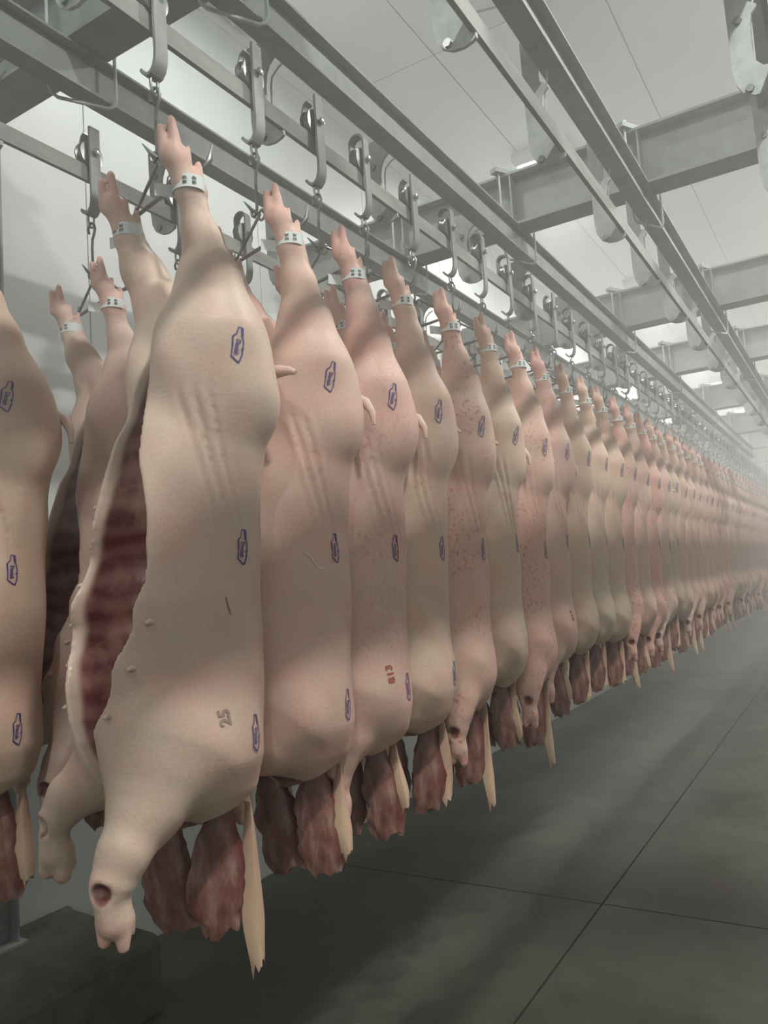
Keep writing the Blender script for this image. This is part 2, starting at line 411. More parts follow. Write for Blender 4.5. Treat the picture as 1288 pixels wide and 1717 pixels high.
# ------------------------------------------------------------------ trolleys, hooks, gambrels
def trolley(kind):
    """root at the rail top; z relative to rail centre height (1.36)"""
    t = empty('rail_trolley', (0, 0, 0))
    wz = .025 + .037
    MB().disc((0, 0, wz), 'x', [(-.016, .030), (-.015, .043), (-.010, .044), (-.007, .037), (.007, .037), (.010, .044), (.015, .043), (.016, .030), (.017, .012)], 24).build('wheel', M['wheel'], t, smooth=True)
    MB().disc((.004, 0, wz), 'x', [(-.026, .007), (-.026, .011), (-.018, .011), (.020, .008), (.030, .008), (.034, .012), (.038, .011), (.040, .006)], 10).build('axle', M['chrome'], t, smooth=True)
    X = .026
    spoon = [(X, -.085), (X - .002, -.105), (X - .008, -.121), (X - .018, -.132), (X - .030, -.134), (X - .042, -.126), (X - .050, -.114)]
    if kind == 'loop':
        path = [(-.028, wz - .02), (-.028, .12)] + [(-.001 + .027 * math.cos(math.radians(a)), .125 + .027 * math.sin(math.radians(a))) for a in range(180, -1, -20)] + [(X, .12), (X, 0)] + spoon
        MB().strap(path, -.016, .016, .007).build('strap', M['galv'], t, smooth=True)
    else:
        path = [(X, .145), (X, .11), (X, .0)] + spoon
        MB().strap(path, -.019, .019, .008).build('strap', M['galv'], t, smooth=True)
        path = [(-.026, wz - .02), (-.026, .11), (-.018, .13), (-.005, .137)]
        MB().strap(path, -.014, .014, .006).build('strap', M['wheel'], t, smooth=True)
    # link and hook rod
    def oval(cx, cz, rx, rz, r, plane='xz', y=0):
        pts = []
        for k in range(16):
            a = 2 * math.pi * k / 16
            pts.append((cx + rx * math.cos(a), y, cz + rz * math.sin(a)) if plane == 'xz' else (cx, y + rx * math.cos(a), cz + rz * math.sin(a)))
        return pts
    MB().tube(oval(0, -.150, .011, .026, 0, 'yz'), .0035, 8, closed=True).build('link', M['chrome'], t, smooth=True)
    hk = [(.012, 0, -.192), (.016, 0, -.178), (.010, 0, -.165), (0, 0, -.160), (-.011, 0, -.166), (-.016, 0, -.180), (-.012, 0, -.198), (-.003, 0, -.215), (0, 0, -.24), (0, 0, -.318),
          (.004, 0, -.332), (.011, 0, -.340), (.018, 0, -.334), (.020, 0, -.322)]
    hk = [(-x_ * 1, y_, z_) for x_, y_, z_ in hk]
    MB().tube(hk, .0042, 8).build('hook', M['wheel'], t, smooth=True)
    return t
def gambrel():
    """origin at the ring; spans local x"""
    t = empty('gambrel', (0, 0, 0))
    a = .135; zb_ = -.088
    f = MB()
    f.tube([(-.007, 0, .0), (-a, 0, zb_)], .0042, 8); f.tube([(.007, 0, .0), (a, 0, zb_)], .0042, 8)
    f.tube([(-a - .01, 0, zb_ - .006), (a + .01, 0, zb_ - .006)], .0052, 8)
    f.build('frame', M['wheel'], t, smooth=True)
    ring = [(.014 * math.cos(2*math.pi*k/16), .0, -.006 + .014 * math.sin(2*math.pi*k/16)) for k in range(16)]
    MB().tube(ring, .0036, 8, closed=True).build('ring', M['chrome'], t, smooth=True)
    MB().tube([(-.01, -.004, 0), (-.03, -.012, .018), (-.052, -.02, .048)], [.0042, .0055, .0012], 8).build('prong', M['wheel'], t, smooth=True)
    for s in (-1, 1):
        MB().tube([(s*a, 0, zb_ - .006), (s*(a + .022), .01, zb_ - .004), (s*(a + .032), .018, zb_ + .012), (s*(a + .036), .022, zb_ + .045)], [.0052, .006, .007, .001], 8).build('prong', M['wheel'], t, smooth=True)
    return t

# ------------------------------------------------------------------ carcass: signed distance field -> surface nets
def surface_nets(f, org, h):
    nx, ny, nz = f.shape
    s = f < 0
    c = s[:-1,:-1,:-1].astype(np.int8)
    tot = np.zeros((nx-1, ny-1, nz-1), np.int8)
    for a in (0, 1):
        for b in (0, 1):
            for d in (0, 1): tot += s[a:nx-1+a, b:ny-1+b, d:nz-1+d]
    act = (tot > 0) & (tot < 8)
    I, J, K = np.nonzero(act); n = len(I)
    idx = -np.ones(act.shape, np.int64); idx[I, J, K] = np.arange(n)
    acc = np.zeros((n, 3)); cnt = np.zeros(n)
    corners = [(a, b, d) for a in (0, 1) for b in (0, 1) for d in (0, 1)]
    for ax in range(3):
        for (a, b, d) in corners:
            if (a, b, d)[ax]: continue
            e = [a, b, d]; e[ax] = 1
            f0 = f[I+a, J+b, K+d]; f1 = f[I+e[0], J+e[1], K+e[2]]
            m = (f0 < 0) != (f1 < 0)
            t = np.where(m, f0 / np.where(m, f0 - f1, 1), 0)
            p = np.stack([np.full(n, float(a)), np.full(n, float(b)), np.full(n, float(d))], 1); p[:, ax] += t
            acc[m] += p[m]; cnt[m] += 1
    V = acc / cnt[:, None] + np.stack([I, J, K], 1)
    V = V * h + np.array(org)
    F = []
    for ax in range(3):
        s0 = [slice(None)]*3; s1 = [slice(None)]*3; s0[ax] = slice(0, -1); s1[ax] = slice(1, None)
        ch = s[tuple(s0)] != s[tuple(s1)]
        inside = s[tuple(s0)]
        q = [list(range(0))]
        o1, o2 = [(1, 2), (2, 0), (0, 1)][ax]
        ch_i = np.argwhere(ch); 
        ok = (ch_i[:, o1] > 0) & (ch_i[:, o2] > 0) & (ch_i[:, o1] < f.shape[o1]-1) & (ch_i[:, o2] < f.shape[o2]-1)
        ch_i = ch_i[ok]; ins = inside[ch_i[:,0], ch_i[:,1], ch_i[:,2]]
        def at(d1, d2):
            c_ = ch_i.copy(); c_[:, o1] += d1; c_[:, o2] += d2
            return idx[c_[:,0], c_[:,1], c_[:,2]]
        quad = np.stack([at(-1,-1), at(0,-1), at(0,0), at(-1,0)], 1)
        quad[~ins] = quad[~ins][:, ::-1]
        F.append(quad)
    return V, np.concatenate(F)

def sstep(a, b, x):
    t = np.clip((x - a) / (b - a), 0, 1); return t * t * (3 - 2 * t)

class Field:
    def __init__(s, lo, hi, h):
        s.lo = np.array(lo); s.h = h
        n = np.ceil((np.array(hi) - s.lo) / h).astype(int) + 1
        s.ax = [np.float32(s.lo[i] + h * np.arange(n[i])) for i in range(3)]
        s.f = np.full(n, 1., np.float32)
    def sub(s, lo, hi):
        sl = []
        for i in range(3):
            a = max(0, int((lo[i] - s.lo[i]) / s.h)); b = min(len(s.ax[i]), int((hi[i] - s.lo[i]) / s.h) + 2)
            sl.append(slice(a, max(b, a + 1)))
        X = s.ax[0][sl[0]][:, None, None]; Y = s.ax[1][sl[1]][None, :, None]; Z = s.ax[2][sl[2]][None, None, :]
        return tuple(sl), X, Y, Z
    def union(s, sl, d, k):
        a = s.f[sl]; hh = np.clip(.5 + .5 * (a - d) / k, 0, 1)
        s.f[sl] = a * (1 - hh) + d * hh - k * hh * (1 - hh)
    def cut(s, sl, d, k):
        a = s.f[sl]; d = -d; hh = np.clip(.5 - .5 * (a - d) / k, 0, 1)
        s.f[sl] = a * (1 - hh) + d * hh + k * hh * (1 - hh)
    def cap(s, a, b, ra, rb, k=.02, cut=False):
        a = np.array(a, float); b = np.array(b, float); m = max(ra, rb) + k + .02
        sl, X, Y, Z = s.sub(np.minimum(a, b) - m, np.maximum(a, b) + m)
        v = b - a; L2 = max(v @ v, 1e-9)
        t = np.clip(((X - a[0]) * v[0] + (Y - a[1]) * v[1] + (Z - a[2]) * v[2]) / L2, 0, 1)
        d = np.sqrt((X - a[0] - t*v[0])**2 + (Y - a[1] - t*v[1])**2 + (Z - a[2] - t*v[2])**2) - (ra + t * (rb - ra))
        (s.cut if cut else s.union)(sl, d, k)
    def ell(s, c, r, k=.02, cut=False):
        m = k + .02
        sl, X, Y, Z = s.sub([c[i]-r[i]-m for i in range(3)], [c[i]+r[i]+m for i in range(3)])
        q = np.sqrt(((X-c[0])/r[0])**2 + ((Y-c[1])/r[1])**2 + ((Z-c[2])/r[2])**2)
        q2 = np.sqrt(((X-c[0])/r[0]**2)**2 + ((Y-c[1])/r[1]**2)**2 + ((Z-c[2])/r[2]**2)**2) + 1e-6
        d = q * (q - 1) / q2
        (s.cut if cut else s.union)(sl, d, k)

TORSO = np.array([  # z, cx, cy, rx, ry
    (.64, 0, .09, .07, .05), (.60, 0, .09, .11, .08), (.52, 0, .085, .145, .115), (.42, 0, .07, .155, .145), (.35, 0, .05, .152, .165), (.28, 0, .03, .150, .172),
    (.15, -.015, .008, .170, .185), (0, -.022, -.015, .186, .205), (-.12, -.02, -.03, .182, .21), (-.24, -.01, -.022, .174, .20), (-.33, 0, .0, .162, .168), (-.40, 0, .02, .135, .13), (-.46, 0, .035, .09, .08)])
CAV = np.array([    # z, cx, cy, rx, ry
    (.72, 0, -.06, .010, .07), (.62, 0, -.05, .026, .10), (.5, 0, -.07, .045, .125), (.38, .0, -.09, .07, .12), (.25, .01, -.11, .10, .145),
    (.1, -.005, -.12, .132, .175), (-.05, -.008, -.13, .142, .180), (-.2, -.005, -.15, .105, .165), (-.32, .0, -.16, .06, .13), (-.42, 0, -.16, .03, .11), (-.5, 0, -.16, .016, .08)])
ZB = -.88     # carcass base (bottom of the hanging strips), heights from the eye

def carcass_mesh(P, h=.008):
    F = Field((-.27, -.40, -.66), (.27, .29, 1.03), h)
    op = P.get('open', 1.0); fat = P.get('fat', 1.0)
    def table(tb, Z, j): return np.interp(Z, tb[::-1, 0], tb[::-1, j]).astype(np.float32)
    # torso
    sl, X, Y, Z = F.sub((-.27, -.4, -.5), (.27, .27, .70))
    cx, cy, rx, ry = (table(TORSO, Z, j) for j in (1, 2, 3, 4)); rx = rx * fat; ry = ry * (1 + (fat - 1) * .4)
    n = 2.3
    q = ((np.abs(X - cx) / rx)**n + (np.abs(Y - cy) / ry)**n)**(1/n)
    d = (q - 1) * np.minimum(rx, ry)
    d = np.maximum(d, np.maximum(Z - .64, -.455 - Z + .06 * np.sin(6 * Y)))
    F.union(sl, d, .02)
    # hams and hind legs
    lt = P.get('lean', 0.)
    for s in (-1, 1):
        ox = .0 if s > 0 else -.0
        F.ell((s*.088, .078, .50), (.098*fat, .140*fat, .17), .04)
        F.ell((s*.080, .105, .43), (.080*fat, .118*fat, .115), .035)
        fy = .025 * s
        F.cap((s*.096, .070, .58), (s*.107, .050 + fy*.6, .685), .088, .062, .05)
        F.cap((s*.107, .050 + fy*.6, .685), (s*.120, .022 + fy, .775), .062, .040, .03)
        F.cap((s*.120, .022 + fy, .775), (s*.134, -.008 + fy, .865), .040, .0265, .03)
        F.cap((s*.134, .022 + fy, .84), (s*.135, .018 + fy, .93), .012, .008, .03)       # tendon
        F.cap((s*.134, -.008 + fy, .865), (s*.137, -.034 + fy, .935), .0275, .026, .02)
        F.cap((s*.137, -.034 + fy, .925), (s*.137, -.040 + fy, .945), .025, .021, .008)
        for e in (-1, 1):
            F.cap((s*.137 + e*.008, -.042 + fy + e*.010, .930), (s*.137 + e*.007, -.052 + fy + e*.0095, 1.002 + .008*e), .0160, .0095, .002)
            F.cap((s*.137 + e*.016, -.014 + fy, .92), (s*.137 + e*.018, -.012 + fy, .95), .010, .0055, .004)
    # shoulders and fore legs
    lg = P.get('fore', ((.0, .0), (.0, .0)))
    for i, s in enumerate((1, -1)):
        dx, dy, dz = lg[i]; b0 = P.get('bend', 1.0)
        F.ell((s*.095, -.03, -.29), (.092*fat, .145, .13), .05)
        if P.get('hide_fore') and i == 1: continue
        A = (s*.105, -.07, -.29); Bp = (s*.12 + dx*.4, -.125*b0 + dy*.4, -.39 + dz*.5); C_ = (s*.125 + dx*.8, -.172*b0 + dy*.8, -.445 + dz*.9); D = (s*.125 + dx, -.198*b0 + dy, -.495 + dz)
        F.cap(A, Bp, .10, .066, .06); F.cap(Bp, C_, .066, .048, .03); F.cap(C_, D, .048, .040, .02)
        E = (s*.125 + dx, -.203*b0 + dy, -.505 + dz); G = (s*.125 + dx, -.196*b0 + dy, -.56 + dz)
        F.cap(D, E, .040, .034, .006); F.cap(E, G, .031, .033, .008)
        for e in (-1, 1):
            F.cap((G[0] + e*.011, G[1] - .003 + e*.011, G[2]), (G[0] + e*.012, G[1] - .004 + e*.013, G[2] - .040 - .004*e), .020, .0145, .002)
        F.cap((G[0], G[1] + .022, G[2]), (G[0], G[1] + .03, G[2] - .03), .012, .007, .01)
        # knife notch above the trotter
        sx = 1 if s > 0 else .2
        F.ell((D[0] + .022*sx, D[1] - .03, D[2] - .008), (.022, .018, .016), .006, cut=True)
    # cavity
    sl, X, Y, Z = F.sub((-.16, -.4, -.55), (.16, .14, .80))
    gx, gy, grx, gry = (table(CAV, Z, j) for j in (1, 2, 3, 4)); grx = grx * op
    def cav(X, Y, Z):
        gx, gy, grx, gry = (table(CAV, Z, j) for j in (1, 2, 3, 4)); grx = grx * op
        gx = gx + .006 * np.sin(Z * 14 + P['seed']) + .004 * np.sin(Z * 37 + P['seed'] * 2)
        q = np.sqrt(((X - gx) / grx)**2 + ((Y - gy) / gry)**2)
        return (q - 1) * np.minimum(grx, gry)
    # between the legs the slot runs open to the belly side: widen it forward
    def slot(X, Y, Z):
        zz = [-.5, -.38, -.25, -.05, .1, .3, .45, .6, .74]
        wn = np.interp(Z, zz, [.012, .022, .045*op, .088*op, .084*op, .066*op, .045, .020, .005]).astype(np.float32)
        wf = np.interp(Z, zz, [.012, .024, .06*op, .105*op, .105*op, .07*op, .040, .020, .005]).astype(np.float32)
        Xw = X + .004 * np.sin(Z * 21 + P['seed'])
        return np.maximum(np.maximum(Xw - wn, -Xw - wf), Y + .06)
    OUT = F.f.copy()
    F.cut(sl, cav(X, Y, Z), .012)
    F.cut(sl, slot(X, Y, Z), .012)
    # vertebrae ridge inside
    F.cap((0, .045, .35), (0, .05, -.3), .014, .016, .02)
    # flank wrinkles below the ham, teats along the cut edges
    sl, X, Y, Z = F.sub((-.27, -.3, .10), (.27, .25, .50))
    sx = np.abs(X)
    yc = np.interp(Z, [.08, .20, .42], [.085, .055, .0]).astype(np.float32); u_ = Y - yc
    win = sstep(.08, .20, Z) * (1 - sstep(.38, .46, Z)) * sstep(.06, .11, sx) * sstep(-.045, -.02, u_) * (1 - sstep(.028, .05, u_))
    ph = 2 * np.pi * u_ / .029 + .8 * np.sin(11 * Z + P['seed']) + P['seed']
    F.f[sl] += (P.get('crease', 1.) * .0075 * win * ((.5 + .5 * np.cos(ph))**2 - .4)).astype(np.float32)
    # crease under the ham at the back
    for s in (-1, 1):
        pass
    F.cap((0, .25, .52), (0, .225, .32), .008, .010, .02, cut=True)
    # soft lumps
    sl, X, Y, Z = F.sub((-.27, -.4, -.66), (.27, .27, .85)); sd = P['seed']
    F.f[sl] += (.004 * np.sin(11*X + 7*Z + sd) * np.sin(9*Y - 8*Z + 2*sd) + .0025 * np.sin(23*Z + 3*sd) * np.sin(19*X - 6*Y + sd) + .0015 * np.sin(41*Y + 31*Z + sd)*np.sin(37*X)).astype(np.float32)
    V, Q = surface_nets(F.f, F.lo, h)
    # teats
    # relax a little
    for it in range(2):
        acc = np.zeros_like(V); cnt = np.zeros(len(V))
        for a, b in ((0, 1), (1, 2), (2, 3), (3, 0)):
            np.add.at(acc, Q[:, a], V[Q[:, b]]); np.add.at(cnt, Q[:, a], 1)
            np.add.at(acc, Q[:, b], V[Q[:, a]]); np.add.at(cnt, Q[:, b], 1)
        V = V * .5 + .5 * acc / cnt[:, None]
    # keep the largest connected piece
    lab = np.arange(len(V))
    while True:
        m_ = lab[Q].min(1); new = lab.copy()
        for k in range(4): np.minimum.at(new, Q[:, k], m_)
        new = new[new]
        if (new == lab).all(): break
        lab = new
    big = np.bincount(lab).argmax(); keep = lab == big
    Q = Q[keep[Q[:, 0]]]
    x, y, z = V[:, 0].astype(np.float32), V[:, 1].astype(np.float32), V[:, 2].astype(np.float32)
    def outer(p):
        g_ = (p - F.lo) / h; i0 = np.clip(np.floor(g_).astype(int), 0, np.array(OUT.shape) - 2); t_ = g_ - i0; r_ = 0
        for a in (0, 1):
            for b in (0, 1):
                for c in (0, 1):
                    r_ = r_ + OUT[i0[:,0]+a, i0[:,1]+b, i0[:,2]+c] * np.abs(1-a-t_[:,0]) * np.abs(1-b-t_[:,1]) * np.abs(1-c-t_[:,2])
        return r_
    dc = np.minimum(cav(x, y, z), slot(x, y, z)); dep = -outer(V)
    # tints: r raw, g pink, b fat
    col = np.zeros((len(V), 4), np.float32); col[:, 3] = 1
    foot = np.clip(sstep(.95, .985, z) + sstep(-.56, -.60, -(-z)) * 0, 0, 1)
    col[:, 1] = np.clip(.55 * sstep(.86, .97, z) + .5 * (1 - sstep(-.60, -.52, z)) + P.get('pink', .1) * (.5 + .5*np.sin(5*z + sd)), 0, 1)
    rim = (dc > 0) & (dc < .016)
    near_cut = 1 - sstep(.008, .02, dc)
    col[:, 2] = np.clip(near_cut * (1 - sstep(.014, .026, dep)) * 1.0, 0, 1)
    for i, s in enumerate((1, -1)):
        dx, dy, dz = lg[i]; b0 = P.get('bend', 1.0)
        D = np.array((s*.125 + dx, -.198*b0 + dy, -.495 + dz)); sx = 1 if s > 0 else .2
        c_ = D + np.array((.022*sx, -.03, -.008))
        dd = np.sqrt(((V - c_)**2).sum(1)); col[:, 0] = np.maximum(col[:, 0], 1 - sstep(.017, .024, dd))
    col[:, 0] = np.maximum(col[:, 0], (z < -.44) * (np.abs(x) < .09) * (y > -.09) * (y < .2) * .8 * (col[:, 0] >= 0))
    fc = V[Q].mean(1); fx, fy_, fz = (fc[:, i].astype(np.float32) for i in range(3))
    dcf = np.minimum(cav(fx, fy_, fz), slot(fx, fy_, fz))
    inside = (dcf < .006) & (-outer(fc) > .006)
    neck = (fz < -.43) & (np.abs(fx) < .085) & (fy_ > -.085) & (fy_ < .2)
    inside |= neck
    out = []
    for sel, mat, nm in ((~inside, M['skin_' + P['key']], 'body'), (inside, M['cavity'], 'cavity_lining')):
        q = Q[sel]; used, inv = np.unique(q, return_inverse=True); vv = V[used].copy(); vv[:, 2] -= ZB; q = inv.reshape(q.shape)
        me = bpy.data.meshes.new(nm); me.vertices.add(len(vv)); me.vertices.foreach_set('co', vv.ravel().astype(np.float32))
        me.loops.add(q.size); me.loops.foreach_set('vertex_index', q.ravel().astype(np.int32))
        me.polygons.add(len(q)); me.polygons.foreach_set('loop_start', np.arange(0, q.size, 4, dtype=np.int32))
        me.polygons.foreach_set('loop_total', np.full(len(q), 4, np.int32)) if bpy.app.version < (4, 0) else None
        me.update(calc_edges=True); me.validate()
        me.polygons.foreach_set('use_smooth', np.ones(len(me.polygons), bool))
        ca = me.color_attributes.new('tint', 'FLOAT_COLOR', 'POINT'); ca.data.foreach_set('color', col[used].ravel())
        me.materials.append(mat); out.append(me)
    return out

# hanging cheek flaps, skin strips
def flap_mesh(seed, w_, L_, th):
    r = random.Random(seed); nu, nv = 18, 22; mb = MB(); vs = []
    for j in range(nv + 1):
        v = j / nv
        prof = (.35 + .65 * math.sin(min(v * 1.5, 1) * math.pi / 2)) * (1 - .35 * max(0, v - .8) / .2)
        for i in range(nu):
            a = 2 * math.pi * i / nu
            p = Vector((math.cos(a), math.sin(a), v * 3 + seed))
            k = 1 + .25 * noise.noise(p * 1.3) + .12 * noise.noise(p * 4)
            rag = -.03 * noise.noise(Vector((math.cos(a) * 2.2 + seed, math.sin(a), 7))) * v - .012 * noise.noise(Vector((i * .9, seed, 3))) * v
            vs.append((math.cos(a) * th * prof * k, math.sin(a) * w_ * .5 * prof * k + .012 * math.sin(v * 3 + seed), -v * L_ + rag))
    fs = [(j*nu + i, j*nu + (i+1) % nu, (j+1)*nu + (i+1) % nu, (j+1)*nu + i) for j in range(nv) for i in range(nu)]
    vs.append((0, 0, .01)); vs.append((0, 0, -L_ * .93))
    fs += [(i, (i+1) % nu, len(vs)-2) for i in range(nu)] + [(nv*nu + i, nv*nu + (i+1) % nu, len(vs)-1) for i in range(nu)]
    return mb.add(vs, fs).mesh('cheek_flap', M['meat'], True)
def strip_mesh(seed, w_, L_):
    n = 16; m_ = 6; vs = []
    for side in (1, -1):
        for j in range(n + 1):
            v = j / n; ww = w_ * (.25 + .75 * math.sin(min(1, v * 1.25) * math.pi * .5)) * (1 - .45 * max(0, v - .72) / .28)
            for i in range(m_ + 1):
                u = i / m_ - .5
                rag = (.03 * noise.noise(Vector((u * 5 + seed, 0, 0))) + .022 * (u + .5)) * (v > .99)
                vs.append((side * .004 * (1 - .6 * abs(u) * 2) + .014 * math.cos(u * 3) + .006 * math.sin(v * 5 + seed), u * ww + .008 * math.sin(v * 2.5 + seed), -v * L_ + rag))
    k = (n + 1) * (m_ + 1); fs = []
    for j in range(n):
        for i in range(m_):
            a = j*(m_+1) + i; fs.append((a, a+1, a+m_+2, a+m_+1)); fs.append((k+a, k+a+m_+1, k+a+m_+2, k+a+1))
        a = j*(m_+1); fs.append((a, a+m_+1, k+a+m_+1, k+a)); a += m_; fs.append((a, k+a, k+a+m_+1, a+m_+1))
    for i in range(m_):
        fs.append((i, k+i, k+i+1, i+1)); a = n*(m_+1)+i; fs.append((a, a+1, k+a+1, k+a))
    return MB().add(vs, fs).mesh('skin_strip', M['strip'], True)
FLAPS = [flap_mesh(s, .115, .27, .019) for s in (1, 2, 3, 4, 5)]
STRIPS = [strip_mesh(s, w_, L_) for s, w_, L_ in ((1, .058, .25), (2, .05, .35), (3, .05, .23), (4, .045, .20))]

def tail_mesh(path, r):
    rr = [r * (1 - .75 * (i / (len(path) - 1))**1.3) for i in range(len(path))]
    mb = MB().tube(path, rr, 12); me = mb.mesh('tail', M['skin'], True); return me
TAILS = [tail_mesh([(0, -.02, 0), (.006, .012, .004), (.024, .036, .006), (.044, .056, .002), (.058, .068, -.006)], .021),
         tail_mesh([(0, -.02, 0), (.012, .015, 0), (.034, .036, -.014), (.050, .048, -.045), (.052, .050, -.078)], .020),
         tail_mesh([(0, -.02, 0), (.012, .012, 0), (.03, .03, -.006), (.046, .044, -.022)], .017)]

# text and stamp drawings
def text_mesh(body, size, mat, align='CENTER'):
    cu = bpy.data.curves.new('txt', 'FONT'); cu.body = body; cu.size = size; cu.align_x = align; cu.align_y = 'CENTER'; cu.resolution_u = 2; cu.offset = size * .035
    o = bpy.data.objects.new('txt', cu); COL.objects.link(o)
    me = bpy.data.meshes.new_from_object(o); bpy.data.objects.remove(o); bpy.data.curves.remove(cu)
    me.name = 'print'; me.materials.clear(); me.materials.append(mat); return me
def strokes(poly, wd, closed=True):
    vs = []; fs = []; n = len(poly)
    for i in range(n if closed else n - 1):
        a = Vector(poly[i]); b = Vector(poly[(i+1) % n]); k = max(1, int((b - a).length / .006)); t = (b - a).normalized(); nn = Vector((-t.y, t.x)) * (wd[i % len(wd)] if isinstance(wd, list) else wd) / 2
        for j in range(k + 1):
            p = a + (b - a) * j / k; vs += [p + nn, p - nn]
            if j: q = len(vs); fs.append((q-4, q-3, q-1, q-2))
    return vs, fs
def stamp_flat():
    """outline in the (u across, v along) plane, v up; about 36 x 98 mm"""
    out = [(-.004, .047), (.006, .047), (.009, .022), (.014, .012), (.016, -.008), (.014, -.014), (.017, -.022), (.013, -.046), (.009, -.048), (-.009, -.034), (-.010, -.010), (-.014, .018), (-.006, .028)]
    vs, fs = strokes(out, [.0028, .0062, .0034, .003, .0062, .003, .0036, .0048, .004, .0028, .004, .003, .003])
    me = text_mesh('Danish', .0165, M['ink']); bm = bmesh.new(); bm.from_mesh(me); bmesh.ops.triangulate(bm, faces=bm.faces)
    b0 = len(vs); vs = [(v[0], v[1]) for v in vs]
    for v in bm.verts: vs.append((v.co.y * 1.0 + .001, -v.co.x * .95 - .008))
    bm.verts.index_update()
    for f in bm.faces: fs.append(tuple(v.index + b0 for v in f.verts))
    bm.free(); return vs, fs
STAMP = stamp_flat()
def flat_text(body, size):
    me = text_mesh(body, size, M['faint']); vs = [(-v.co.y, v.co.x) for v in me.vertices]; fs = [tuple(p.vertices) for p in me.polygons]; return vs, fs

def project(vs, fs, bvh, org, az, mat, name, rot=0, sc_=1.0):
    """wrap a flat drawing on the skin; org = (x,y,z) local, az = azimuth of the outward normal"""
    n = Vector((math.cos(az), math.sin(az), 0)); u = Vector((-math.sin(az), math.cos(az), 0)); w_ = Vector((0, 0, 1))
    co = []; cr, sr = math.cos(rot), math.sin(rot)
    for (a, b) in vs:
        a, b = (a * cr - b * sr) * sc_ * 1.2, (a * sr + b * cr) * sc_
        p = Vector(org) + u * a + w_ * b + n * .3
        h = bvh.ray_cast(p, -n, .6)
        if h[0] is None: return None
        co.append(h[0] + n * .0012 + h[1] * .0006)
    me = bpy.data.meshes.new(name); me.from_pydata(co, [], fs); me.materials.append(mat); return me

def tag_meshes(seed):
    """paper band round the hock with a loose end; origin at the leg axis"""
    r = random.Random(seed); R_ = .0345; hh = .0145; n = 24; mb = MB(); th = .0006
    pts = [(R_ * math.cos(a), R_ * math.sin(a)) for a in [math.radians(200 + 340 * i / n) for i in range(n + 1)]]
    t0 = Vector((-.35, -.95)).normalized()
    tail = [(pts[0][0] + t0.x * d, pts[0][1] + t0.y * d) for d in (.045, .03, .015)]
    path = tail + pts
    vs = []
    for i, (x, y) in enumerate(path): vs += [(x, y, -hh), (x, y, hh)]
    fs = [(2*i, 2*i+2, 2*i+3, 2*i+1) for i in range(len(path) - 1)]
    mb.add(vs, fs); me = mb.mesh('ankle_tag', M['paper'], True)
    pr = []
    txt = text_mesh(r.choice(['36 52', '43 86', '28 63', '35 48']), .0125, M['print'])
    out = bpy.data.meshes.new('print'); co = []
    for v in txt.vertices:      # two columns printed across the band, bent round the leg
        a = math.radians(-48) + v.co.y / R_; co.append(((R_ + .0009) * math.cos(a), (R_ + .0009) * math.sin(a), -v.co.x * .62))
    k = len(co)
    for v in txt.vertices:
        a = math.radians(-15) + v.co.y / R_; co.append(((R_ + .0009) * math.cos(a), (R_ + .0009) * math.sin(a), -v.co.x * .62))
    fs = [tuple(p.vertices) for p in txt.polygons]; out.from_pydata(co, [], fs + [tuple(i + k for i in f) for f in fs]); out.materials.append(M['print'])
    return me, out
TAGS = [tag_meshes(s) for s in range(3)]
teat_me = MB().tube([(0, .008, 0), (0, -.002, 0), (0, -.008, -.001), (.001, -.0125, -.003)], [.006, .0062, .005, .002], 8).mesh('teat', M['skin'], True)

VAR = {}
SPEC = {
    'a': dict(seed=.6, open=1.0, fat=1.0, crease=1.0, pink=.05, fore=((.04, .0, .0), (-.035, -.03, .05)), stamps=3, tail=0, h=.0055),
    'b': dict(seed=2.1, open=.8, fat=.97, crease=1.1, pink=.02, fore=((-.04, -.0, .10), (.02, 0, .05)), bend=.9, stamps=3, tail=1, h=.006),
    'c': dict(seed=3.7, open=.8, fat=.96, crease=1.0, pink=.2, fore=((.0, .06, .01), (.0, .02, 0)), stamps=3, tail=1, h=.007),
    'd': dict(seed=5.2, open=.85, fat=.98, crease=.9, pink=.1, fore=((-.05, .02, .09), (.02, .04, .05)), bend=.85, stamps=3, tail=2, h=.007),
    'e': dict(seed=7.9, open=.8, fat=.94, crease=.9, pink=.3, fore=((.025, .09, .02), (.0, .02, 0)), stamps=2, tail=2, h=.009),
}
